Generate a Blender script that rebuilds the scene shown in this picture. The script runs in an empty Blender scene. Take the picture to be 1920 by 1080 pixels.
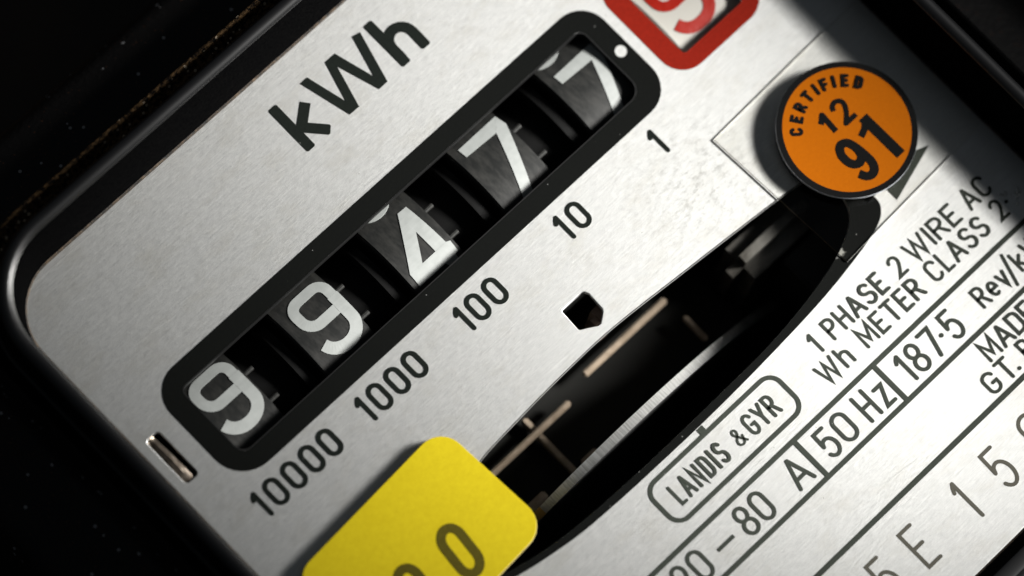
import bpy, bmesh, math, random
from mathutils import Matrix, Vector

# ------------------------------------------------------------------ camera, world, light
S = bpy.context.scene
COL = S.collection
random.seed(7)
PI = math.pi

# 1 Blender unit = 1 cm; the face of the meter lies in z = 0, text runs along +X
TILT, PHI, ROLL = 0.295771, -0.313697, -0.760781
Rz = lambda a: Matrix.Rotation(a, 4, 'Z')
CAMROT = Rz(ROLL) @ Rz(PHI) @ Matrix.Rotation(TILT, 4, 'X') @ Rz(-PHI)
cd = bpy.data.cameras.new('camera')
cam = bpy.data.objects.new('camera', cd); COL.objects.link(cam)
cam.matrix_world = CAMROT @ Matrix.Translation((0, 0, 31.25))
cd.sensor_width = 36; cd.lens = 150
cd.clip_start = 0.5; cd.clip_end = 500
cd.dof.use_dof = True; cd.dof.focus_distance = 31.25; cd.dof.aperture_fstop = 0.14 / 1.0
S.camera = cam

w = bpy.data.worlds.new('World'); S.world = w; w.use_nodes = True
w.node_tree.nodes['Background'].inputs[0].default_value = (0.80, 0.90, 1.0, 1)
w.node_tree.nodes['Background'].inputs[1].default_value = 0.036

def lamp(name, loc, target, size_x, size_y, power, color, spread):
    """soft box: its long side runs along the world Y axis"""
    ld = bpy.data.lights.new(name, 'AREA'); ld.shape = 'RECTANGLE'; ld.size = size_x; ld.size_y = size_y
    ld.energy = power; ld.color = color; ld.spread = math.radians(spread)
    o = bpy.data.objects.new(name, ld); COL.objects.link(o)
    zz = (Vector(loc) - Vector(target)).normalized(); xx = Vector((0, 1, 0)).cross(zz).normalized(); yy = zz.cross(xx)
    m = Matrix((xx, yy, zz)).transposed().to_4x4(); m.translation = Vector(loc)
    o.matrix_world = m
    return o
lamp('key_lamp', (9.8, -6.0, 7.3), (.3, .7, 0), 2.2, 7.0, 300, (1.0, 0.985, 0.95), 24)

S.view_settings.view_transform = 'Standard'
S.view_settings.look = 'None'
S.view_settings.exposure = 0
S.view_settings.gamma = 1
S.cycles.use_denoising = True

# ------------------------------------------------------------------ materials
def newmat(name, base=(.5, .5, .5), rough=.5, metal=0.0, spec=.5, coat=0.0):
    m = bpy.data.materials.new(name); m.use_nodes = True
    b = m.node_tree.nodes['Principled BSDF']
    b.inputs['Base Color'].default_value = (*base, 1)
    b.inputs['Roughness'].default_value = rough
    b.inputs['Metallic'].default_value = metal
    b.inputs['Specular IOR Level'].default_value = spec
    b.inputs['Coat Weight'].default_value = coat
    return m
class NT:
    def __init__(s, m):
        s.t = m.node_tree; s.b = s.t.nodes['Principled BSDF']
        s.tc = s.t.nodes.new('ShaderNodeTexCoord')
    def link(s, a, b): s.t.links.new(a, b)
    def mapping(s, scale, loc=(0, 0, 0), rot=(0, 0, 0)):
        n = s.t.nodes.new('ShaderNodeMapping'); n.inputs['Scale'].default_value = scale
        n.inputs['Location'].default_value = loc; n.inputs['Rotation'].default_value = rot
        s.link(s.tc.outputs['Object'], n.inputs[0]); return n.outputs[0]
    def noise(s, vec, scale=1, detail=3, rough=.5):
        n = s.t.nodes.new('ShaderNodeTexNoise'); n.inputs['Scale'].default_value = scale
        n.inputs['Detail'].default_value = detail; n.inputs['Roughness'].default_value = rough
        s.link(vec, n.inputs['Vector']); return n.outputs['Fac']
    def ramp(s, fac, a, b, ca=(0, 0, 0), cb=(1, 1, 1)):
        n = s.t.nodes.new('ShaderNodeValToRGB'); e = n.color_ramp.elements
        e[0].position = a; e[1].position = b; e[0].color = (*ca, 1); e[1].color = (*cb, 1)
        s.link(fac, n.inputs[0]); return n.outputs[0]
    def mix(s, fac, a, b, mode='MIX'):
        n = s.t.nodes.new('ShaderNodeMix'); n.data_type = 'RGBA'; n.blend_type = mode
        for v, k in ((fac, 0), (a, 6), (b, 7)):
            if hasattr(v, 'node'): s.link(v, n.inputs[k])
            else: n.inputs[k].default_value = v if k == 0 else (*v, 1)
        return n.outputs[2]
    def math(s, op, a, b=0.0):
        n = s.t.nodes.new('ShaderNodeMath'); n.operation = op
        for k, v in enumerate((a, b)):
            if hasattr(v, 'node'): s.link(v, n.inputs[k])
            else: n.inputs[k].default_value = v
        return n.outputs[0]
    def voronoi(s, vec, scale):
        n = s.t.nodes.new('ShaderNodeTexVoronoi'); n.inputs['Scale'].default_value = scale
        s.link(vec, n.inputs['Vector']); return n
    def specks(s, scale, size, keep):
        """sparse dots: small where the cell's own random value passes"""
        v = s.voronoi(s.mapping((1, 1, 1)), scale)
        d = s.math('LESS_THAN', v.outputs['Distance'], size)
        sep = s.t.nodes.new('ShaderNodeSeparateColor'); s.link(v.outputs['Color'], sep.inputs[0])
        k = s.math('LESS_THAN', sep.outputs[0], keep)
        return s.math('MULTIPLY', d, k)
    def bump(s, h, strength, dist=.01):
        n = s.t.nodes.new('ShaderNodeBump'); n.inputs['Strength'].default_value = strength; n.inputs['Distance'].default_value = dist
        s.link(h, n.inputs['Height']); s.link(n.outputs[0], s.b.inputs['Normal'])

M = {}
# brushed aluminium face
m = newmat('brushed_aluminium', (.7, .7, .7), .42, 1.0, .5); n = NT(m)
tg = n.t.nodes.new('ShaderNodeCombineXYZ'); tg.inputs[0].default_value = 1.0; n.link(tg.outputs[0], n.b.inputs['Tangent'])
n.b.inputs['Anisotropic'].default_value = .4; n.b.inputs['Anisotropic Rotation'].default_value = .25
st1 = n.noise(n.mapping((3.2, 135, 1)), 1, 6, .75)
st2 = n.noise(n.mapping((14, 60, 1), (3, 1, 0), (0, 0, .06)), 1, 4, .7)
st3 = n.noise(n.mapping((40, 260, 1), (0, 5, 0), (0, 0, -.05)), 1, 2, .6)
s_ = n.math('ADD', n.math('MULTIPLY', st1, .5), n.math('ADD', n.math('MULTIPLY', st2, .3), n.math('MULTIPLY', st3, .2)))
col = n.ramp(s_, .38, .62, (.69, .695, .685), (.86, .86, .84))
blot = n.noise(n.mapping((1, 1.8, 1)), 2.4, 7, .68)
scr = n.ramp(n.noise(n.mapping((.7, 46, 1), (2, 3, 0), (0, 0, .09)), 1, 2, .5), .68, .74)
col = n.mix(n.math('MULTIPLY', scr, .5), col, (.90, .90, .88))
col = n.mix(n.ramp(blot, .5, .78, (0, 0, 0), (.6,) * 3), col, (.64, .62, .56))
# rubbed dirt patch below the last wheel and by the seal
sm = n.noise(n.mapping((5, 9, 1)), 2.2, 6, .75)
loc = n.t.nodes.new('ShaderNodeVectorMath'); loc.operation = 'DISTANCE'; loc.inputs[1].default_value = (1.62, -.36, 0)
n.link(n.tc.outputs['Object'], loc.inputs[0])
near = n.ramp(loc.outputs['Value'], .1, .75, (1,) * 3, (0,) * 3)
dirt = n.math('MULTIPLY', n.ramp(sm, .50, .66), near)
col = n.mix(n.math('MULTIPLY', dirt, .55), col, (.22, .21, .18))
sp = n.specks(9, .035, .16)
col = n.mix(n.math('MULTIPLY', sp, .75), col, (.16, .15, .12))
n.link(col, n.b.inputs['Base Color'])
n.link(n.ramp(st2, .3, .7, (.44,) * 3, (.48,) * 3), n.b.inputs['Roughness'])
n.bump(s_, .20, .011)
M['plate'] = m

def printmat(name, c, rough=.5, wear=.0, scale=40, worn=(.55, .55, .53), var=.15):
    m = newmat(name, c, rough, 0, .06); n = NT(m)
    f = n.noise(n.mapping((1, 1, 1)), scale, 4, .7)
    col = n.ramp(f, .3, .7, tuple(x * (1 - var) for x in c), tuple(x * (1 + var) for x in c))
    if wear:
        g = n.specks(24, .11, wear)
        col = n.mix(n.math('MULTIPLY', g, .3), col, worn)
    g3 = n.ramp(n.noise(n.mapping((1, 1, 1), (4, 2, 0)), 15, 7, .8), .68, .73)
    col = n.mix(n.math('MULTIPLY', g3, .45), col, worn if wear > .02 else c)
    n.link(col, n.b.inputs['Base Color'])
    n.bump(n.noise(n.mapping((1, 1, 1)), 90, 2), .12, .004)
    return m
M['ink'] = printmat('printed_dark_ink', (.038, .043, .036), .45, .05)
M['ink_bold'] = printmat('printed_black_ink', (.008, .010, .0085), .45, .05)
M['border'] = printmat('black_border_print', (.003, .0034, .003), .6, .03)
m = printmat('worn_border_print', (.003, .0034, .003), .6, .03); n = NT(m); M['border_worn'] = m
src = n.b.inputs['Base Color'].links[0].from_socket
dn = n.t.nodes.new('ShaderNodeVectorMath'); dn.operation = 'DISTANCE'; dn.inputs[1].default_value = (1.965, -1.43, 0); n.link(n.tc.outputs['Object'], dn.inputs[0])
wr = n.math('ADD', dn.outputs['Value'], n.math('MULTIPLY', n.noise(n.mapping((1, 1, 1)), 14, 5, .75), .16))
n.link(n.mix(n.ramp(wr, .125, .150, (.8,) * 3, (0,) * 3), src, (.30, .30, .28)), n.b.inputs['Base Color'])
M['red'] = printmat('red_border_print', (.19, .010, .004), .55, .06, worn=(.7, .2, .15))
M['stamp'] = newmat('stamped_groove', (.07, .066, .05), .5, .3)
M['black_plastic'] = newmat('black_plastic', (.004, .004, .0045), .34, 0, .75)
m = newmat('dusty_black_plastic', (.006, .0055, .006), .55, 0, .3); n = NT(m)
g = n.specks(12, .16, .24); g2 = n.specks(30, .22, .3)
c_ = n.mix(g2, (.005, .0042, .004), (.05, .022, .012)); c_ = n.mix(g, c_, (.30, .30, .31))
n.link(c_, n.b.inputs['Base Color']); n.bump(n.noise(n.mapping((1, 1, 1)), 26, 3), .35, .02)
M['dusty'] = m
m = newmat('grimy_edge', (.05, .035, .02), .6, 0, .4); n = NT(m)
f = n.noise(n.mapping((1, 1, 1)), 16, 5, .8)
n.link(n.ramp(f, .42, .68, (.003, .003, .0025), (.085, .056, .032)), n.b.inputs['Base Color']); n.bump(f, .6, .02)
M['grime'] = m
m = newmat('dust_edge', (.05, .035, .02), .8, 0, .1); n = NT(m)
f = n.noise(n.mapping((1, 1, 1)), 34, 3, .7); g = n.specks(22, .28, .3)
c_ = n.mix(g, n.ramp(f, .42, .7, (.004, .003, .003), (.20, .12, .055)), (.55, .45, .33))
n.link(c_, n.b.inputs['Base Color']); n.bump(f, .6, .03)
M['dust_edge'] = m
m = newmat('case_wall', (.002, .002, .002), .9, 0, .0); n = NT(m)
f = n.noise(n.mapping((1, 1, 1)), 60, 3)
n.link(n.ramp(f, .3, .7, (.0012, .0012, .0014), (.003, .003, .003)), n.b.inputs['Base Color'])
M['case'] = m
m = newmat('wheel_black', (.020, .021, .020), .42, 0, .5); n = NT(m)
f = n.noise(n.mapping((3, 1, 1)), 7, 5, .7)
n.link(n.ramp(f, .4, .85, (.012, .0125, .012), (.034, .033, .030)), n.b.inputs['Base Color'])
n.link(n.ramp(f, .3, .7, (.36,) * 3, (.46,) * 3), n.b.inputs['Roughness'])
n.bump(n.noise(n.mapping((1, 1, 1)), 60, 3), .08, .004)
M['wheel'] = m
M['hub'] = newmat('hub_black', (.003, .003, .003), .5, 0, .15)
m = newmat('numeral_white', (.55, .57, .55), .5); n = NT(m)
f = n.noise(n.mapping((1, 1, 1)), 16, 4)
c_ = n.ramp(f, .3, .72, (.31, .325, .315), (.36, .375, .365)); c_ = n.mix(n.math('MULTIPLY', n.specks(13, .05, .2), .6), c_, (.2, .2, .19))
n.link(c_, n.b.inputs['Base Color'])
M['white'] = m
M['ivory'] = newmat('ivory_wheel', (.42, .405, .37), .35)
m = newmat('numeral_red', (.27, .010, .004), .42, 0, .25, .0); n = NT(m)
n.bump(n.noise(n.mapping((1, 1, 1)), 12, 3), .25, .02); M['numred'] = m
m = newmat('disc_metal', (.72, .72, .70), .38, .9); n = NT(m)
f = n.noise(n.mapping((70, 4, 4)), 1, 4, .7)
n.link(n.ramp(f, .3, .7, (.42, .42, .40), (.80, .80, .78)), n.b.inputs['Base Color']); n.bump(f, .3, .01)
M['disc'] = m
M['brass'] = newmat('brass_mark', (.42, .25, .07), .4, .4)
m = newmat('tan_frame', (.36, .28, .20), .5, .25); n = NT(m)
f = n.noise(n.mapping((1, 1, 1)), 9, 4, .7); n.link(n.ramp(f, .3, .7, (.25, .19, .13), (.46, .37, .28)), n.b.inputs['Base Color'])
M['tan'] = m
m = newmat('magnet_reflection', (.25, .24, .22), .5, .4); n = NT(m)  # soft brown-grey reflection painted into the pole's colour
f = n.noise(n.mapping((1.5, 3, 1), (0, 0, 0), (0, 0, .7)), 1.6, 5, .6); n.link(n.ramp(f, .40, .68, (.07, .064, .055), (.25, .24, .22)), n.b.inputs['Base Color']); n.bump(f, .5, .03)
M['magnet'] = m
M['dark_frame'] = newmat('dark_frame', (.011, .011, .0095), .7, 0, .2)
M['lip_dark'] = newmat('lip_black', (.010, .010, .010), .4, 0, .5)  # for the ring added to darken the window lip
M['inner'] = newmat('interior_black', (.02, .0205, .0185), .6)
m = newmat('tab_steel', (.20, .165, .13), .36, .85); n = NT(m)
f = n.noise(n.mapping((1, 1, 1)), 10, 4, .7); n.link(n.ramp(f, .35, .7, (.10, .078, .06), (.46, .39, .32)), n.b.inputs['Base Color'])
n.bump(f, .25, .02); M['tab'] = m
M['rust'] = newmat('brown_block', (.16, .11, .085), .5, .2)
m = newmat('yellow_card', (.72, .58, .01), .6, 0, .12); n = NT(m)
f = n.noise(n.mapping((1, 1, 1)), 26, 6, .75); f2 = n.noise(n.mapping((1, 1, 1)), 2.5, 3)
c_ = n.ramp(f, .3, .7, (.50, .385, .006), (.58, .46, .009)); c_ = n.mix(n.ramp(f2, .5, .8, (0,) * 3, (.3,) * 3), c_, (.44, .32, .0))
n.link(c_, n.b.inputs['Base Color']); n.bump(f, .15, .004)
M['yellow'] = m
M['yedge'] = newmat('card_edge', (.50, .43, .20), .6)
M['olive'] = printmat('olive_ink', (.078, .063, .008), .55)
M['orange'] = printmat('orange_print', (.33, .082, .0), .5, var=.05)
M['seal_ink'] = printmat('seal_black_ink', (.004, .004, .004), .5)
M['paper'] = newmat('paper_edge', (.70, .73, .80), .6)
M['silver'] = newmat('bright_metal', (.80, .80, .78), .4, .8)
# clear acrylic tile: mostly lets light through, with a reflection on top
m = bpy.data.materials.new('clear_tile'); m.use_nodes = True; t = m.node_tree
for x in list(t.nodes):
    if x.type == 'BSDF_PRINCIPLED': t.nodes.remove(x)
tr = t.nodes.new('ShaderNodeBsdfTransparent'); tr.inputs[0].default_value = (.975, .972, .96, 1)
gl = t.nodes.new('ShaderNodeBsdfGlossy'); gl.inputs['Roughness'].default_value = .12
mx = t.nodes.new('ShaderNodeMixShader')
mx.inputs[0].default_value = .03; t.links.new(tr.outputs[0], mx.inputs[1]); t.links.new(gl.outputs[0], mx.inputs[2])
t.links.new(mx.outputs[0], t.nodes['Material Output'].inputs[0])
M['clear'] = m
M['tile_edge_shade'] = newmat('tile_edge_shade', (.17, .125, .07), .4)  # brown shadow line of the left side, put into the edge colour
M['tile_edge_shade2'] = newmat('tile_edge_pale', (.70, .69, .65), .4)
m = newmat('table_dark', (.02, .012, .009), .6); n = NT(m)
f = n.noise(n.mapping((1, 1, 1)), .5, 4, .6); n.link(n.ramp(f, .35, .7, (.008, .004, .003), (.05, .03, .014)), n.b.inputs['Base Color'])
M['table'] = m

# ------------------------------------------------------------------ builders
def link(name, me, mats, parent=None):
    o = bpy.data.objects.new(name, me); COL.objects.link(o)
    for mm in (mats if isinstance(mats, (list, tuple)) else [mats]): me.materials.append(M[mm])
    if parent: o.parent = parent
    return o
def thing(name, label, cat, loc=(0, 0, 0)):
    o = bpy.data.objects.new(name, None); COL.objects.link(o); o.location = loc; o.empty_display_size = .3
    o['label'] = label; o['category'] = cat
    return o
def from_bm(name, bm, mats, parent=None, smooth=False):
    me = bpy.data.meshes.new(name); bmesh.ops.recalc_face_normals(bm, faces=bm.faces[:]); bm.to_mesh(me); bm.free()
    o = link(name, me, mats, parent)
    if smooth:
        for p in me.polygons: p.use_smooth = True
        try: me.set_sharp_from_angle(angle=math.radians(35))
        except Exception: pass
    return o
def slab(name, outline, holes, z0, z1, mats, parent=None, bevel=0.0):
    """flat plate between z0 and z1 with an outline and holes cut through it"""
    cu = bpy.data.curves.new(name, 'CURVE'); cu.dimensions = '2D'; cu.fill_mode = 'BOTH'
    cu.extrude = max((z1 - z0) / 2 - bevel, 1e-5); cu.bevel_depth = bevel; cu.bevel_resolution = 2
    if bevel: cu.offset = -bevel
    for pts in [outline] + list(holes):
        sp = cu.splines.new('POLY'); sp.points.add(len(pts) - 1); sp.use_cyclic_u = True
        for p, q in zip(sp.points, pts): p.co = (q[0], q[1], 0, 1)
    o = bpy.data.objects.new(name, cu); COL.objects.link(o)
    dg = bpy.context.evaluated_depsgraph_get(); dg.update()
    me = bpy.data.meshes.new_from_object(o.evaluated_get(dg)); me.name = name
    bpy.data.objects.remove(o); bpy.data.curves.remove(cu)
    me.materials.clear()
    me.transform(Matrix.Translation((0, 0, (z0 + z1) / 2)))
    return link(name, me, mats, parent)
def arc(cx, cy, rx, ry, a0, a1, n=10):
    return [(cx + rx * math.cos(math.radians(a0 + (a1 - a0) * i / n)), cy + ry * math.sin(math.radians(a0 + (a1 - a0) * i / n))) for i in range(n + 1)]
def rrect(x0, y0, x1, y1, r, n=8, rot=0.0, c=None):
    rr = r if isinstance(r, (list, tuple)) else [r] * 4      # BL, BR, TR, TL
    p = (arc(x0 + rr[0], y0 + rr[0], rr[0], rr[0], 180, 270, n) + arc(x1 - rr[1], y0 + rr[1], rr[1], rr[1], 270, 360, n)
         + arc(x1 - rr[2], y1 - rr[2], rr[2], rr[2], 0, 90, n) + arc(x0 + rr[3], y1 - rr[3], rr[3], rr[3], 90, 180, n))
    if rot:
        cx, cy = c; ca, sa = math.cos(rot), math.sin(rot)
        p = [(cx + (x - cx) * ca - (y - cy) * sa, cy + (x - cx) * sa + (y - cy) * ca) for x, y in p]
    return p
def smooth_open(pts, n=6):
    P = [pts[0]] + list(pts) + [pts[-1]]; out = []
    for i in range(1, len(P) - 2):
        a, b, c, d = P[i - 1], P[i], P[i + 1], P[i + 2]
        for k in range(n):
            t_ = k / n
            out.append(tuple(.5 * (2 * b[j] + (c[j] - a[j]) * t_ + (2 * a[j] - 5 * b[j] + 4 * c[j] - d[j]) * t_ ** 2 + (3 * b[j] - a[j] - 3 * c[j] + d[j]) * t_ ** 3) for j in (0, 1)))
    out.append(tuple(pts[-1])); return out
def box_bm(bm, x0, y0, z0, x1, y1, z1, bev=0.0):
    r = bmesh.ops.create_cube(bm, size=1)
    bmesh.ops.scale(bm, vec=(x1 - x0, y1 - y0, z1 - z0), verts=r['verts'])
    bmesh.ops.translate(bm, vec=((x0 + x1) / 2, (y0 + y1) / 2, (z0 + z1) / 2), verts=r['verts'])
    if bev:
        es = list({e for v in r['verts'] for e in v.link_edges})
        bmesh.ops.bevel(bm, geom=es, offset=bev, segments=2, affect='EDGES')
def boxo(name, b, mats, parent=None, bev=0.0):
    bm = bmesh.new(); box_bm(bm, *b, bev); return from_bm(name, bm, mats, parent)
def xcyl(bm, x0, x1, yc, zc, r, seg=64, cap=True):
    q = bmesh.ops.create_cone(bm, cap_ends=cap, segments=seg, radius1=r, radius2=r, depth=x1 - x0)
    bmesh.ops.rotate(bm, cent=(0, 0, 0), matrix=Matrix.Rotation(PI / 2, 3, 'Y'), verts=q['verts'])
    bmesh.ops.translate(bm, vec=((x0 + x1) / 2, yc, zc), verts=q['verts'])

# ---- pen strokes: a ribbon of even width with mitred corners, given real thickness
class Pen:
    def __init__(s, z, t, width, cap='round', zmap=None):
        s.bm = bmesh.new(); s.z = z; s.t = t; s.w = width; s.cap = cap; s.k = 0; s.zmap = zmap
    def stroke(s, pts, closed=False, width=None, cap=None, ends=(None, None)):
        hw = (width or s.w) / 2; cap = cap or s.cap
        if not closed:
            pts = [p for i, p in enumerate(pts) if i == 0 or math.hypot(p[0] - pts[i - 1][0], p[1] - pts[i - 1][1]) > 1e-5]
            for i in range(1, len(pts) - 1):
                ax, ay = pts[i][0] - pts[i - 1][0], pts[i][1] - pts[i - 1][1]; bx, by = pts[i + 1][0] - pts[i][0], pts[i + 1][1] - pts[i][1]
                la, lb = math.hypot(ax, ay), math.hypot(bx, by); co = max(-1, min(1, (ax * bx + ay * by) / la / lb))
                if co < .8 and min(la, lb) < hw * 1.02 * math.sqrt((1 - co) / max(1 + co, 1e-6)):
                    s.stroke(pts[:i + 1], False, width, cap, (ends[0], 'round')); s.stroke(pts[i:], False, width, cap, ('round', ends[1])); return
        P = []
        for p in pts:
            if not P or math.hypot(p[0] - P[-1][0], p[1] - P[-1][1]) > 1e-5: P.append(p)
        if closed and math.hypot(P[0][0] - P[-1][0], P[0][1] - P[-1][1]) < 1e-5: P.pop()
        n = len(P); L, R = [], []
        nseg = n if closed else n - 1
        D = []
        for i in range(nseg):
            a, b = P[i], P[(i + 1) % n]; l = math.hypot(b[0] - a[0], b[1] - a[1]); D.append(((b[0] - a[0]) / l, (b[1] - a[1]) / l))
        for i in range(n):
            d0 = D[i - 1] if (closed or i > 0) else D[i]
            d1 = D[i] if (closed or i < n - 1) else D[i - 1]
            nx, ny = -(d0[1] + d1[1]), d0[0] + d1[0]; l = math.hypot(nx, ny)
            if l < 1e-4: nx, ny, l = -d1[1], d1[0], 1
            nx /= l; ny /= l
            c = max(.35, nx * -d1[1] + ny * d1[0])
            L.append((P[i][0] + nx * hw / c, P[i][1] + ny * hw / c)); R.append((P[i][0] - nx * hw / c, P[i][1] - ny * hw / c))
        if closed:
            loops = None
        else:
            def capf(p, d, cap):
                if cap == 'butt': return []
                a0 = math.atan2(d[1], d[0]); rr = .82 if cap == 'soft' else 1.0
                if cap == 'soft': return [(p[0] + d[0] * hw * .25 + math.cos(a0 + s_) * 0 - d[1] * hw * q, p[1] + d[1] * hw * .25 + d[0] * hw * q) for s_, q in ((0, -.75), (0, .75))]
                return [(p[0] + hw * math.cos(a0 + x), p[1] + hw * math.sin(a0 + x)) for x in (-PI / 3, -PI / 6, 0, PI / 6, PI / 3)]
        zt = s.z + s.t + s.k * .0004; s.k += 1
        zb = s.z
        bm = s.bm
        Z = (lambda x, y, z: (x, y, z)) if not s.zmap else s.zmap
        if closed:
            for i in range(n):
                j = (i + 1) % n
                v = [bm.verts.new(Z(*q, zt)) for q in (L[i], R[i], R[j], L[j])]; bm.faces.new(v)
                for a, b in ((L[i], L[j]), (R[j], R[i])):
                    bm.faces.new([bm.verts.new(Z(*q)) for q in ((*a, zt), (*b, zt), (*b, zb), (*a, zb))])
        else:
            for i in range(n - 1):
                v = [bm.verts.new(Z(*q, zt)) for q in (L[i], R[i], R[i + 1], L[i + 1])]; bm.faces.new(v)
                for a, b in ((L[i], L[i + 1]), (R[i + 1], R[i])):
                    bm.faces.new([bm.verts.new(Z(*q)) for q in ((*a, zt), (*b, zt), (*b, zb), (*a, zb))])
            for p, d, a, b, ce in ((P[-1], D[-1], R[-1], L[-1], ends[1]), (P[0], (-D[0][0], -D[0][1]), L[0], R[0], ends[0])):
                ring = [a] + capf(p, d, ce or cap) + [b]
                if len(ring) > 2: bm.faces.new([bm.verts.new(Z(*q, zt)) for q in ring])
                for q0, q1 in zip(ring, ring[1:]):
                    bm.faces.new([bm.verts.new(Z(*q)) for q in ((*q0, zt), (*q1, zt), (*q1, zb), (*q0, zb))])
    def poly(s, pts):
        zt = s.z + s.t + s.k * .0004; s.k += 1; bm = s.bm
        Z = (lambda x, y, z: (x, y, z)) if not s.zmap else s.zmap
        bm.faces.new([bm.verts.new(Z(*q, zt)) for q in pts])
        for a, b in zip(pts, pts[1:] + pts[:1]):
            bm.faces.new([bm.verts.new(Z(*q)) for q in ((*a, zt), (*b, zt), (*b, s.z), (*a, s.z))])
    def done(s, name, mats, parent=None):
        bmesh.ops.remove_doubles(s.bm, verts=s.bm.verts[:], dist=1e-6)
        return from_bm(name, s.bm, mats, parent)

# narrow engraved alphabet: stroke centre lines in a box of height 1; (width, [(points, closed)])
def G():
    g = {}
    st = lambda w: (arc(w / 2, 1 - w / 2, w / 2, w / 2, 0, 180, 12) + arc(w / 2, w / 2, w / 2, w / 2, 180, 360, 12))
    g['0'] = (.52, [(st(.52), True)])
    g['1'] = (.0, [([(-.17, .80), (-.10, .91), (0, 1), (0, 0)], False)])
    g['2'] = (.46, [(arc(.23, .755, .23, .245, 165, 0, 9) + [(.455, .66), (.40, .52), (.24, .28), (.0, 0), (.48, 0)], False)])
    g['5'] = (.47, [([(.43, 1), (.04, 1), (.02, .47)] + arc(.225, .325, .245, .325, 128, -148, 20), False)])
    g['7'] = (.50, [([(0, 1), (.50, 1), (.18, 0)], False)])
    g['8'] = (.52, [(arc(.26, .755, .225, .245, 0, 360, 20), True), (arc(.26, .26, .26, .26, 0, 360, 20), True)])
    g['9'] = (.5, [(arc(.25, .72, .25, .28, 0, 360, 20), True), ([(.5, .72), (.5, .28)] + arc(.25, .26, .25, .26, 0, -140, 10), False)])
    g['A'] = (.60, [([(0, 0), (.29, 1), (.31, 1), (.60, 0)], False), ([(.10, .30), (.50, .30)], False)])
    g['B'] = (.48, [([(0, 0), (0, 1), (.2, 1)] + arc(.22, .76, .22, .24, 90, -90, 8) + [(0, .52)], False), ([(.22, .52)] + arc(.24, .26, .24, .26, 90, -90, 8) + [(0, 0)], False)])
    g['C'] = (.50, [(arc(.25, .75, .25, .25, 15, 180, 10) + arc(.25, .25, .25, .25, 180, 345, 10), False)])
    g['D'] = (.50, [([(0, 0), (0, 1), (.24, 1)] + arc(.24, .74, .26, .26, 90, 0, 7) + arc(.24, .26, .26, .26, 0, -90, 7) + [(0, 0)], True)])
    g['E'] = (.42, [([(.42, 1), (0, 1), (0, 0), (.42, 0)], False), ([(0, .52), (.34, .52)], False)])
    g['F'] = (.42, [([(.42, 1), (0, 1), (0, 0)], False), ([(0, .50), (.36, .50)], False)])
    g['G'] = (.52, [(arc(.26, .74, .26, .26, 15, 180, 10) + arc(.26, .26, .26, .26, 180, 360, 10) + [(.52, .46), (.30, .46)], False)])
    g['H'] = (.50, [([(0, 0), (0, 1)], False), ([(.50, 0), (.50, 1)], False), ([(0, .5), (.50, .5)], False)])
    g['I'] = (.0, [([(0, 0), (0, 1)], False)])
    g['L'] = (.36, [([(0, 1), (0, 0), (.36, 0)], False)])
    g['M'] = (.68, [([(0, 0), (.02, 1), (.34, .22), (.66, 1), (.68, 0)], False)])
    g['N'] = (.52, [([(0, 0), (0, 1), (.52, 0), (.52, 1)], False)])
    g['P'] = (.48, [([(0, 0), (0, 1), (.23, 1)] + arc(.23, .74, .25, .26, 90, -90, 9) + [(0, .48)], False)])
    g['R'] = (.50, [([(0, 0), (0, 1), (.23, 1)] + arc(.23, .74, .25, .26, 90, -90, 9) + [(0, .48)], False), ([(.25, .48), (.50, 0)], False)])
    g['S'] = (.50, [(arc(.25, .76, .235, .24, 25, 270, 14)[:-1] + arc(.25, .26, .25, .26, 90, -155, 14), False)])
    g['T'] = (.52, [([(0, 1), (.52, 1)], False), ([(.26, 1), (.26, 0)], False)])
    g['W'] = (.84, [([(0, 1), (.21, 0), (.42, .92), (.63, 0), (.84, 1)], False)])
    g['Y'] = (.56, [([(0, 1), (.28, .42), (.56, 1)], False), ([(.28, .42), (.28, 0)], False)])
    g['e'] = (.42, [([(.02, .36), (.42, .36)] + arc(.21, .36, .21, .34, 0, 300, 16), False)])
    g['v'] = (.44, [([(0, .70), (.22, 0), (.44, .70)], False)])
    g['z'] = (.42, [([(.0, .70), (.40, .70), (.0, 0), (.42, 0)], False)])
    g['k'] = (.42, [([(0, 0), (0, 1)], False), ([(.38, .70), (0, .30)], False), ([(.12, .43), (.42, 0)], False)])
    g['h'] = (.42, [([(0, 0), (0, 1)], False), ([(0, .48)] + arc(.21, .49, .21, .21, 180, 0, 9) + [(.42, 0)], False)])
    g['&'] = (.60, [([(.60, .02), (.18, .66)] + arc(.27, .80, .14, .18, 200, -40, 9) + [(.33, .60), (.08, .38)] + arc(.24, .20, .22, .21, 140, 330, 10) + [(.55, .42)], False)])
    g['-'] = (.4, [([(0, .45), (.4, .45)], False)])
    g['.'] = (.0, [([(0, -.005), (0, .005)], False)])
    return g
GL = G()
def put(pen, ch, x, y, H, sx=1.0, width=None, slant=0.0, frame=None):
    for pts, cl in GL[ch][1]:
        q = [(x + p[0] * H * sx + slant * p[1] * H, y + p[1] * H) for p in pts]
        if frame: q = [frame(*p) for p in q]
        pen.stroke(q, cl, width)
def word(pen, text, x0, x1, y0, y1, gap=.30):
    """letters of a word spread evenly between the outer stroke centres x0 and x1"""
    H = y1 - y0
    tot = sum(GL[c][0] for c in text) + gap * (len(text) - 1)
    k = (x1 - x0) / H / tot
    x = x0
    for c in text:
        put(pen, c, x, y0, H, k); x += (GL[c][0] + gap) * k * H

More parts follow.
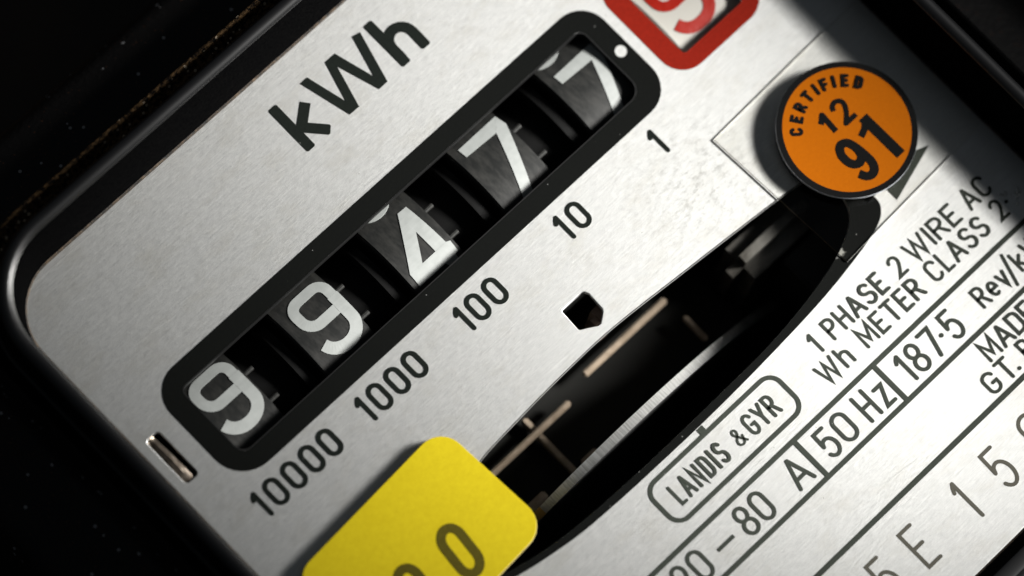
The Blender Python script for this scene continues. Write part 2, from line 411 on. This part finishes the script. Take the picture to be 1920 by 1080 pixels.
# ------------------------------------------------------------------ table the meter lies on
bm = bmesh.new(); bmesh.ops.create_grid(bm, x_segments=4, y_segments=4, size=40)
bmesh.ops.translate(bm, vec=(0, 0, -2.75), verts=bm.verts[:])
tb = from_bm('table_top', bm, 'table'); tb['kind'] = 'structure'; tb['label'] = 'dark brown table top in shadow behind the meter'

# ------------------------------------------------------------------ electricity meter
METER = thing('electricity_meter', 'electricity meter with brushed silver face, digit window and black case', 'meter', (0, 0, -2.75))
ORG = Matrix.Translation((0, 0, 2.75))
class Root:   # parts are modelled in face coordinates, so undo the Empty's offset
    pass
def part(o):
    o.parent = METER; o.matrix_parent_inverse = ORG; return o

PX0, PX1, PY0, PY1 = -2.83, 3.50, -3.85, 2.44
# outlines of the openings in the face
WIN = rrect(-2.305, .425, 1.785, 1.093, [.09, .12, .07, .06])
WINR = rrect(2.222, .424, 2.86, 1.09, [.03, .05, .05, .05])
slot_up = [(-1.95, -1.16), (-1.55, -.93), (-1.125, -.786), (-.605, -.742), (-.1, -.722), (.359, -.724), (1.03, -.777), (1.5, -.817), (1.881, -.851), (2.137, -.885), (2.28, -.93)]
slot_dn = [(2.32, -1.10), (2.22, -1.33), (1.85, -1.49), (1.2, -1.59), (.5, -1.615), (-.3, -1.62), (-1.0, -1.59), (-1.5, -1.50), (-1.95, -1.34)]
SLOT = smooth_open(slot_up) + smooth_open(slot_dn)
HOLE = [(.145, -.381), (.155, -.372), (.355, -.374), (.372, -.384), (.386, -.417), (.378, -.565), (.365, -.585), (.293, -.637), (.266, -.637), (.191, -.592), (.150, -.572), (.138, -.56)]
PIN = rrect(-2.745, .545, -2.625, .975, .03, 4)
PLATE_OUT = rrect(PX0, PY0, PX1 + .02, PY1, [.25, .2, .2, .47])
plate = part(slab('face_plate', PLATE_OUT, [WIN, WINR, SLOT, HOLE, PIN], -.05, 0, ['plate'], bevel=.006))
plate['label'] = 'brushed aluminium face plate printed with dark lettering'
SCRATCHES = [[(-2.53, 1.145), (-2.634, 1.079), (-2.726, 1.013)], [(-2.467, 0.696), (-2.579, 0.616)], [(-2.549, 2.39), (-2.29, 2.387), (-1.922, 2.388)], [(-2.327, 1.555), (-1.937, 1.521)], [(-0.454, -1.879), (-0.263, -1.759)], [(3.349, -0.202), (3.397, -0.211)], [(0.889, 1.48), (1.124, 1.464)], [(0.972, -2.915), (1.274, -2.95)]]
ZP = .0015            # printed layers sit just above the face
def sub(o, parent=None):
    o.parent = parent or plate; return o

# black ring added inside the digit window to dull its bright cut edge
sub(slab('lip_darkener', rrect(-2.3045, .4255, 1.7845, 1.0925, [.09, .12, .07, .06]), [rrect(-2.297, .433, 1.777, 1.085, [.085, .115, .065, .055])], -.052, ZP + .001, 'lip_dark'))
# hairline scratches
for seg in SCRATCHES:
    p = Pen(.0002, .0006, .0045, 'butt'); p.stroke(seg); sub(p.done('scratch', 'silver'))
# printed borders
sub(slab('window_border', rrect(-2.47, .267, 1.965, 1.252, [.27, .25, .23, .25]), [rrect(-2.307, .423, 1.787, 1.095, [.09, .12, .07, .06]), arc(1.885, .760, .048, .048, 0, 345, 23)], ZP - .001, ZP + .002, 'border'))
sub(slab('red_border', rrect(2.055, .285, 3.02, 1.25, [.21, .23, .2, .2]), [rrect(2.220, .422, 2.862, 1.092, [.03, .05, .05, .05])], ZP - .001, ZP + .002, 'red'))
lens_dn = [(2.45, -1.25), (2.476, -1.34), (2.455, -1.42), (2.36, -1.495), (2.14, -1.553), (1.639, -1.622), (1.021, -1.661), (.4, -1.681), (-.2, -1.682), (-.62, -1.674), (-1.0, -1.650), (-1.477, -1.567), (-2.0, -1.40), (-2.2, -1.25)]
lens_up = [(-1.95 - .02, -1.15)] + [(x, y + .004) for x, y in slot_up[1:]]
LENS = smooth_open(lens_up) + [(2.36, -.98)] + smooth_open(lens_dn)
HOLE2 = smooth_open([(x, y + .0005) for x, y in slot_up]) + smooth_open([(x, y - .002) for x, y in slot_dn])
sub(slab('slot_border', LENS, [HOLE2], ZP - .001, ZP + .002, 'border_worn'))
p = Pen(ZP, .002, .13, 'butt')
p.stroke([(2.40, -1.265), (2.60, -1.265)]); p.poly([(2.584, -1.467), (3.07, -1.331), (2.95, -1.285), (2.584, -1.10)])
sub(p.done('printed_arrow', 'ink', None))

# register numbers below the window
H0, Y0 = .195, -.030
for txt, xs in (('10000', [-2.446, -2.310, -2.133, -1.956, -1.779]), ('1000', [-1.411, -1.278, -1.101, -.924]), ('100', [-.415, -.283, -.106]), ('10', [.612, .752]), ('1', [1.597])):
    p = Pen(ZP, .002, .0335)
    for c, x in zip(txt, xs):
        if c == '1': put(p, '1', x, Y0, H0, 1.0)
        else: put(p, '0', x - .26 * H0, Y0, H0, 1.0)
    sub(p.done('register_number', 'ink_bold'))
# kWh
W_OUT = [(-0.055, 2.194), (0.016, 2.195), (0.099, 1.863), (0.196, 2.191), (0.296, 2.191), (0.386, 1.863), (0.483, 2.201), (0.551, 2.187), (0.433, 1.768), (0.347, 1.767), (0.24, 2.11), (0.143, 1.769), (0.05, 1.772)]
p = Pen(ZP, .002, .080, 'soft')
p.stroke([(-.338, 2.190), (-.340, 1.780)]); p.stroke([(-.128, 2.062), (-.300, 1.925)], cap='butt'); p.stroke([(-.285, 1.945), (-.143, 1.790)], cap='soft')
p.poly(W_OUT)
p.stroke([(.636, 2.190), (.636, 1.780)]); p.stroke([(.640, 1.82)] + arc(.742, 1.925, .102, .108, 180, 0, 12) + [(.841, 1.780)])
sub(p.done('unit_lettering', 'ink_bold'))

# type lines
def line(name, words, width, mat='ink'):
    for text, x0, x1, y0, y1, *gap in words:
        p = Pen(ZP, .002, width if text != '&' else width * .72)
        if text == '.': p.stroke([(x0 - .002, y0), (x0 + .002, y0)], width=width * 1.2)
        elif text == '-': p.stroke([(x0, y0), (x1, y0)], cap='butt')
        elif text == '/': p.stroke([(x0, y0), (x1, y1)])
        elif len(text) == 1 and GL[text][0] == 0: put(p, text, x0, y0, y1 - y0)
        else: word(p, text, x0, x1, y0, y1, *gap)
        sub(p.done(name, mat))
a0, a1 = -1.901, -1.748
line('type_lettering', [('1', 1.351, 0, a0, a1), ('PHASE', 1.478, 2.053, a0, a1), ('2', 2.177, 2.250, a0, a1), ('WIRE', 2.345, 2.836, a0, a1, .26), ('AC', 2.944, 3.165, a0, a1)], .0240)
b0, b1 = -2.114, -1.960
line('type_lettering', [('Wh', 1.196, 1.472, b0, b1), ('METER', 1.617, 2.230, b0, b1), ('CLASS', 2.352, 2.932, b0, b1), ('2', 3.056, 3.127, b0, b1), ('.', 3.18, 0, -2.034, 0)], .0240)
c0, c1 = -2.526, -2.306
line('rating_lettering', [('20', -.667, -.398, c0, c1), ('-', -.285, -.122, -2.432, 0), ('80', -.027, .238, c0, c1), ('A', .483, .626, c0, c1),
     ('50', .826, 1.109, c0, c1), ('H', 1.235, 1.332, c0, c1), ('z', 1.404, 1.479, c0, c1), ('1', 1.710, 0, c0, c1), ('87', 1.775, 2.034, c0, c1), ('.', 2.077, 0, -2.421, 0), ('5', 2.142, 2.243, c0, c1)], .0285)
d0, d1 = -2.492, -2.340
line('rating_lettering', [('Rev', 2.470, 2.765, d0, d1), ('/', 2.778, 2.852, -2.540, -2.300), ('kWh', 2.887, 3.25, d0, d1)], .0250)
line('maker_lettering', [('MADE', 2.211, 2.715, -2.810, -2.655, .26), ('IN', 2.83, 2.93, -2.810, -2.655), ('GT', 2.045, 2.292, -3.005, -2.850, .35), ('.', 2.324, 0, -2.993, 0), ('BR', 2.432, 2.635, -3.005, -2.850)], .0250)
l0, l1 = -2.010, -1.853
line('logo_lettering', [('LANDIS', -.224, .276, l0, l1, .46), ('&', .388, .462, -1.998, -1.870), ('GYR', .528, .802, l0, l1, .34)], .0245)
p = Pen(ZP, .002, .034); p.stroke(rrect(-.366, -2.108, .948, -1.751, .105), True); p.stroke([(.262, -1.690), (.262, -1.752)], width=.058, cap='butt')
sub(p.done('logo_frame', 'ink'))
for y, x0, x1 in ((-2.232, -2.6, 3.46), (-2.598, -2.6, 3.46), (-3.060, -2.6, 3.46)):
    p = Pen(ZP, .002, .037 if y > -3 else .040, 'butt'); p.stroke([(x0, y), (x1, y)]); sub(p.done('rule_line', 'ink'))
for x in (.700, 1.538):
    p = Pen(ZP, .0026, .038, 'butt'); p.stroke([(x, -2.214), (x, -2.616)]); sub(p.done('divider_line', 'ink'))
# stamped serial number (drawn as flat dark strokes on the face)
e0, e1 = -3.575, -3.258
for ch, x, k in (('5', .405, .86), ('E', .759, .88), ('1', 1.324, .7), ('5', 1.612, .86), ('0', 1.985, .95)):
    p = Pen(ZP - .001, .0015, .029); put(p, ch, x, e0, e1 - e0, k); sub(p.done('serial_character', 'stamp'))
# torn metal burrs at the right hand end of the text
for cx, cy, sc in ((3.195, -1.972, 1.0), (3.275, -2.036, 1.15)):
    bm = bmesh.new()
    for k in range(9):
        a = random.uniform(0, 6.28); l = random.uniform(.015, .045) * sc; ox, oy = random.gauss(0, .022) * sc, random.gauss(0, .022) * sc; h = random.uniform(.012, .04)
        P = [(cx + ox - l * math.cos(a) * .6, cy + oy - l * math.sin(a) * .6, .0), (cx + ox + l * math.cos(a) * .6, cy + oy + l * math.sin(a) * .6, .002), (cx + ox + .02 * math.sin(a), cy + oy - .02 * math.cos(a), 0), (cx + ox, cy + oy, h)]
        v = [bm.verts.new(t_) for t_ in P]
        for f in ((0, 1, 3), (1, 2, 3), (2, 0, 3)): bm.faces.new([v[i] for i in f])
    sub(from_bm('torn_burr', bm, 'silver'))

# ---- black case: one profile swept round the face
prof = [(0, -.06, 1), (0, .012, 1), (.012, .016, 1), (.022, .06, 3), (.05, .28, 3), (.08, .44, 3)]
prof += [(.150 - .060 * math.cos(math.radians(a)), .508 + .060 * math.sin(math.radians(a)), 0 if a > 25 else 3) for a in range(5, 180, 10)]
prof += [(.235, .36, 0), (.262, .28, 0), (.31, .32, 4), (.338, .360, 4), (.352, .367, 4), (.368, .358, 4), (.385, .29, 2), (.40, .10, 2),
         (.43, -.10, 2), (.50, -.18, 2), (.80, -.22, 2), (.93, -.27, 2), (1.02, -.35, 2), (1.08, -.48, 2), (1.12, -.8, 2), (1.15, -2.74, 2)]
bm = bmesh.new(); rings = []
for d, z, mi in prof:
    sides = rrect(PX0 - d, PY0 - d, PX1 + d, PY1 + d, [.25 + d, .2 + d, .2 + d, .50 + d], 12)
    fine = []
    for a, b in zip(sides, sides[1:] + sides[:1]):
        k_ = 12 if math.hypot(b[0] - a[0], b[1] - a[1]) > 2 else 1
        fine += [(a[0] + (b[0] - a[0]) * i / k_, a[1] + (b[1] - a[1]) * i / k_) for i in range(k_)]
    sides = fine
    low = lambda y: max(.16, min(1.0, (y + 3.75) / .5)) if z > 0 else 1.0
    rings.append([bm.verts.new((x, y, z * low(y))) for x, y in sides])
for r in range(len(rings) - 1):
    A, B = rings[r], rings[r + 1]
    for i in range(len(A)):
        f = bm.faces.new((A[i], A[(i + 1) % len(A)], B[(i + 1) % len(A)], B[i])); f.material_index = prof[r + 1][2]; f.smooth = True
        if f.material_index == 4 and A[i].co.y < PY1 + .1: f.material_index = 3
case = part(from_bm('case', bm, ['black_plastic', 'grime', 'dusty', 'case', 'dust_edge'], None))
for pg in case.data.polygons: pg.use_smooth = True
# chamber behind the face
bm = bmesh.new()
x0, x1, y0, y1, zb = PX0 + .03, PX1 - .03, PY0 + .03, PY1 - .03, -2.6
v = [bm.verts.new(c) for c in ((x0, y0, -.052), (x1, y0, -.052), (x1, y1, -.052), (x0, y1, -.052), (x0, y0, zb), (x1, y0, zb), (x1, y1, zb), (x0, y1, zb))]
for f in ((4, 5, 6, 7), (0, 1, 5, 4), (1, 2, 6, 5), (2, 3, 7, 6), (3, 0, 4, 7)): bm.faces.new([v[i] for i in f])
part(from_bm('inner_chamber', bm, 'inner'))

# ---- number wheels
YC, WR = .755, 1.0
ZC = -.050 - WR
WX = -.026              # wheels sit a little nearer the face than they were measured at
def onwheel(x, y, z):     # wrap flat numeral (z = height over the rim) on the wheel
    a = (y - YC - .006) / WR
    return (x + WX, YC + (WR + z) * math.sin(a), ZC + (WR + z) * math.cos(a))
def dense(pts, n=6):
    out = []
    for a, b in zip(pts, pts[1:]):
        k = max(1, int(math.hypot(b[0] - a[0], b[1] - a[1]) / .05))
        out += [(a[0] + (b[0] - a[0]) * i / k, a[1] + (b[1] - a[1]) * i / k) for i in range(k)]
    return out + [pts[-1]]
def nine(p, x, y, W=.308, Hh=.492):
    lp = rrect(x, y + .242, x + W, y + Hh, [.10, .05, .085, .085]); p.stroke(dense(lp + [lp[0]]), True)
    p.stroke(dense([(x + W, y + .34), (x + W, y + .13)] + arc(x + W - .15, y + .13, .15, .13, 0, -88, 10) + arc(x + .15, y + .135, .15, .135, -92, -168, 8)), cap='butt', width=.094)
def band(p, pts, step=.05):
    """a filled shape cut into narrow strips so that it follows the curve of the wheel"""
    k0 = p.k; y = min(q[1] for q in pts); top = max(q[1] for q in pts)
    def clip(P, yy, keep_above):
        out = []
        for a, b in zip(P, P[1:] + P[:1]):
            ia, ib = (a[1] >= yy) == keep_above, (b[1] >= yy) == keep_above
            if ia: out.append(a)
            if ia != ib:
                t_ = (yy - a[1]) / (b[1] - a[1]); out.append((a[0] + (b[0] - a[0]) * t_, yy))
        return out
    while y < top - 1e-6:
        Q = clip(clip(pts, y, True), y + step, False) if y + step < top else clip(pts, y, True)
        if len(Q) > 2: p.k = k0; p.poly(Q)
        y += step
    p.k = k0 + 1
def seven(p, ox=0, oy=0):
    A, B, C_, D, E_, F, G_ = [(x + ox, y + oy) for x, y in ((.497, 1.054), (.884, 1.058), (.898, .953), (.680, .425), (.586, .425), (.795, .954), (.501, .968))]
    band(p, [A, B, F, G_]); band(p, [B, C_, D, E_, F])
pinbm = bmesh.new(); xcyl(pinbm, 0, .085, 0, 0, .020, 10)
pin_me = bpy.data.meshes.new('drive_pin'); pinbm.to_mesh(pin_me); pinbm.free(); pin_me.materials.append(M['wheel'])
def wheel(x0, x1, mat, nummat, draw, pins=True):
    x0 += WX; x1 += WX
    bm = bmesh.new(); q = len(bm.faces)
    xcyl(bm, x0, x1, YC, ZC, WR, 120)
    es = [e for e in bm.edges if abs(e.verts[0].co.x - e.verts[1].co.x) < 1e-6 and len(e.link_faces) == 2 and any(len(f.verts) > 4 for f in e.link_faces)]
    bmesh.ops.bevel(bm, geom=es, offset=.012, segments=2, affect='EDGES')
    wl = part(from_bm('number_wheel', bm, mat, None, True))
    p = Pen(-.004, .009, .082, 'butt', onwheel); draw(p); sub(p.done('numeral', nummat), wl)
    if pins:
        bm = bmesh.new(); xcyl(bm, x1, x1 + .30, YC, ZC, WR - .22, 80); sub(from_bm('hub', bm, 'hub', None, True), wl)
        bm = bmesh.new(); xcyl(bm, x1 + .30, x1 + .375, YC, ZC, WR - .085, 80)
        sub(from_bm('flange', bm, 'hub', None, True), wl)
        for a in (-20, -9, 7.5, 24):
            o = bpy.data.objects.new('drive_pin', pin_me); COL.objects.link(o)
            aa = math.radians(a); o.location = (x1, YC + (WR - .06) * math.sin(aa), ZC + (WR - .06) * math.cos(aa)); o.parent = wl
    return wl
def bottom_of(p, x, w=.25):      # foot of the numeral that is rolling up under the top edge
    p.stroke(dense(arc(x + w / 2, 1.225, w / 2, .115, 190, 350, 14)), width=.082)
wheel(-2.320, -1.838, 'wheel', 'white', lambda p: nine(p, -2.218, .590, .318, .466))
wheel(-1.408, -.926, 'wheel', 'white', lambda p: nine(p, -1.273, .532, .308, .480))
def four(p):
    band(p, [(-.177, 1.0), (-.094, .997), (-.070, .599), (-.176, .594), (-.181, .803)])
    band(p, [(-.177, 1.0), (-.181, .803), (-.314, .592), (-.438, .597)])
    band(p, [(-.438, .597), (-.070, .599), (-.038, .586), (-.044, .497), (-.074, .486), (-.440, .483)])
    band(p, [(-.074, .487), (-.080, .440), (-.160, .434), (-.178, .484)])
    bottom_of(p, -.40)
wheel(-.497, -.015, 'wheel', 'white', four)
wheel(.417, .897, 'wheel', 'white', lambda p: seven(p))
wheel(1.328, 1.85, 'wheel', 'white', lambda p: (seven(p, .923, -.077), bottom_of(p, 1.36)), pins=False)
wheel(2.275, 2.90, 'ivory', 'numred', lambda p: nine(p, 2.385, .535, .33, .47), pins=False)
bm = bmesh.new(); xcyl(bm, -2.6, 3.2, YC, ZC, .12, 24); part(from_bm('wheel_axle', bm, 'disc', None, True))

# ---- rotor disc and what is seen round it through the slot
RC = (.05, -2.25)          # x and z of the disc centre, its plane across the face
bm = bmesh.new(); q = bmesh.ops.create_cone(bm, cap_ends=True, segments=160, radius1=2.0, radius2=2.0, depth=.070)
bmesh.ops.rotate(bm, cent=(0, 0, 0), matrix=Matrix.Rotation(PI / 2, 3, 'X'), verts=bm.verts[:])
bmesh.ops.translate(bm, vec=(RC[0], -1.298, RC[1]), verts=bm.verts[:])
rot = part(from_bm('rotor_disc', bm, 'disc', None, True))
bm = bmesh.new(); a0_, a1_ = math.radians(118), math.radians(127)
vs = []
for i in range(7):
    a = a0_ + (a1_ - a0_) * i / 6
    for y in (-1.334, -1.262): vs.append(bm.verts.new((RC[0] + 2.003 * math.cos(a), y, RC[1] + 2.003 * math.sin(a))))
for i in range(6): bm.faces.new((vs[2 * i], vs[2 * i + 1], vs[2 * i + 3], vs[2 * i + 2]))
sub(from_bm('disc_mark', bm, 'brass'), rot)
ZF = -.82
part(boxo('mounting_frame', (-1.9, -1.225, -1.15, 1.40, -.56, -.99), 'dark_frame', None, .03))
def bar(b): part(boxo('frame_bar', b, 'tan', None, .012))
bar((-1.02, -.835, ZF - .05, -.078, -.785, ZF)); bar((.147, -.760, ZF - .05, 1.015, -.708, ZF)); bar((-.437, -1.23, ZF - .13, -.385, -.66, ZF - .06))
bar((1.000, -1.17, ZF - .05, 1.045, -.925, ZF)); bar((-.34, -1.235, ZF - .06, -.185, -1.185, ZF)); bar((-.95, -1.225, ZF - .06, -.70, -1.155, ZF))
part(boxo('brake_magnet', (1.80, -1.62, -1.6, 2.55, -1.155, -.55), 'inner', None, .02))
part(boxo('magnet_pole', (1.42, -1.115, -1.6, 2.25, -.80, -.42), 'magnet', None, .12))
part(boxo('adjuster_block', (.29, -.66, -.6, .46, -.50, -.10), 'rust', None, .05))
# sprung steel tongue in the small slot at the left edge
bm = bmesh.new(); prv = None
for i in range(13):
    t_ = i / 12; y = .535 + .45 * t_; hmp = math.sin(t_ * PI)
    row = [bm.verts.new((-2.76, y, -.045)), bm.verts.new((-2.738, y, -.025 + .030 * hmp)), bm.verts.new((-2.70 - .006 * t_, y, -.018 + .036 * hmp)), bm.verts.new((-2.662 - .014 * t_, y, -.03 + .030 * hmp)), bm.verts.new((-2.650 - .016 * t_, y, -.12))]
    if prv:
        for a, b in zip(range(4), range(1, 5)): bm.faces.new((prv[a], prv[b], row[b], row[a]))
    prv = row
part(from_bm('spring_tongue', bm, 'tab', None, True))

# ------------------------------------------------------------------ certification seal (round cap on a clear square)
SX, SY, SZ = 2.656, -.841, .13
SEAL = thing('certification_seal', 'round orange and black certification seal on a clear square tile', 'seal', (SX, SY, .004))
SI = Matrix.Translation((-SX, -SY, -.004))
def sp_(o, parent=None):
    if parent: o.parent = parent
    else: o.parent = SEAL; o.matrix_parent_inverse = SI
    return o
tile = [(1.902, -.205), (3.485, -.153), (3.509, -1.485), (1.961, -1.55)]
bm = bmesh.new()
lo = [bm.verts.new((x, y, .005)) for x, y in tile]; hi = [bm.verts.new((x, y, .022)) for x, y in tile]
bm.faces.new(hi)
for i in range(4):
    f = bm.faces.new((lo[i], lo[(i + 1) % 4], hi[(i + 1) % 4], hi[i])); f.material_index = (2, 0, 2, 1)[i]
sp_(from_bm('clear_tile', bm, ['clear', 'tile_edge_shade', 'tile_edge_shade2']))
def lathe(prof_, seg=96):
    bm = bmesh.new(); rr = []
    for r, z in prof_: rr.append([bm.verts.new((SX + r * math.cos(2 * PI * i / seg), SY + r * math.sin(2 * PI * i / seg), z)) for i in range(seg)])
    for A, B in zip(rr, rr[1:]):
        for i in range(seg): bm.faces.new((A[i], A[(i + 1) % seg], B[(i + 1) % seg], B[i]))
    bm.faces.new(rr[-1]); bm.faces.new(rr[0][::-1]); return bm
sp_(from_bm('cap', lathe([(.515, .0225), (.515, .092), (.505, .102)]), 'black_plastic', None, True))
stk = sp_(from_bm('sticker', lathe([(.534, .102), (.534, .126)]), 'paper', None, True))
circ = lambda r, n_=95: arc(SX, SY, r, r, 0, 360 * (n_) / (n_ + 1), n_)
sp_(slab('black_ring', circ(.533), [circ(.487)], SZ - .004, SZ + .0005, 'seal_ink'), stk)
sp_(slab('orange_face', circ(.489), [], SZ - .004, SZ - .0005, 'orange'), stk)
dx, dy = .078, .026
p = Pen(SZ, .0015, .027, 'round')
for ch, ang in zip('CERTIFIED', (140.5, 125.5, 110.8, 95.5, 82.6, 71.2, 59.8, 47.0, 31.0)):
    a = math.radians(ang); Hc = .076; wd = GL[ch][0] * Hc * 1.0
    ca, sa = math.cos(a), math.sin(a); r0 = .344
    fr = lambda u, v, ca=ca, sa=sa, wd=wd: (SX + (r0 + v) * ca + (u - wd / 2) * sa, SY + (r0 + v) * sa - (u - wd / 2) * ca)
    put(p, ch, 0, 0, Hc, 1.0, frame=fr)
sp_(p.done('arc_lettering', 'seal_ink'), stk)
p = Pen(SZ, .0015, .044, 'soft')
o_ = lambda pts: [(x + dx, y + dy) for x, y in pts]
p.stroke(o_([(2.460, -.708), (2.487, -.690), (2.518, -.662), (2.506, -.822)]), cap='butt')
p.stroke(o_(smooth_open([(2.604, -.700), (2.622, -.668), (2.662, -.655), (2.699, -.678), (2.700, -.722), (2.662, -.778), (2.606, -.830)]) + [(2.712, -.830)]), width=.038, cap='butt')
sp_(p.done('month_numerals', 'seal_ink'), stk)
p = Pen(SZ, .0015, .084, 'butt')
p.stroke(o_([(2.733, -.880), (2.736, -1.278)])); p.stroke(o_(smooth_open([(2.745, -.905), (2.712, -.925), (2.674, -.955), (2.614, -.978)])), width=.050)
lp = o_(smooth_open([(2.400, -.985), (2.425, -.940), (2.462, -.922), (2.500, -.940), (2.520, -.985), (2.524, -1.040), (2.505, -1.09), (2.462, -1.112), (2.420, -1.092), (2.400, -1.045), (2.400, -.985)]))
p.stroke(lp, True, width=.066)
p.stroke(o_(smooth_open([(2.522, -.985), (2.534, -1.08), (2.534, -1.165), (2.510, -1.220), (2.468, -1.240), (2.425, -1.222), (2.398, -1.172)])), width=.066)
sp_(p.done('year_numerals', 'seal_ink'), stk)

# ------------------------------------------------------------------ yellow tag standing off the face
TZ = .095; TR = math.radians(3.2); TC = (-1.131, -.401)
TAG = thing('yellow_tag', 'bright yellow rounded tag with olive numerals over the slot end', 'tag', (-1.95, -1.0, .004))
TI = Matrix.Translation((1.95, 1.0, -.004))
def tp(o): o.parent = TAG; o.matrix_parent_inverse = TI; return o
card = tp(slab('card', rrect(-2.70, -1.454, -1.131, -.401, .19, 10, TR, TC), [], TZ - .03, TZ, ['yellow'], bevel=.003))
tp(slab('card_backing', rrect(-2.705, -1.459, -1.126, -.398, .193, 10, TR, TC), [], TZ - .05, TZ - .0305, 'yedge'))
tp(slab('foam_pad', rrect(-2.55, -1.30, -1.36, -.55, .05, 4, TR, TC), [], .004, TZ - .051, 'inner'))
p = Pen(TZ + .0005, .0015, .070)
rotp = lambda x, y: (TC[0] + (x - TC[0]) * math.cos(TR) - (y - TC[1]) * math.sin(TR), TC[1] + (x - TC[0]) * math.sin(TR) + (y - TC[1]) * math.cos(TR))
for x in (-1.766, -2.196): put(p, '0', x, -1.352, .375, .82, slant=.10)
tp(p.done('tag_numerals', 'olive'))
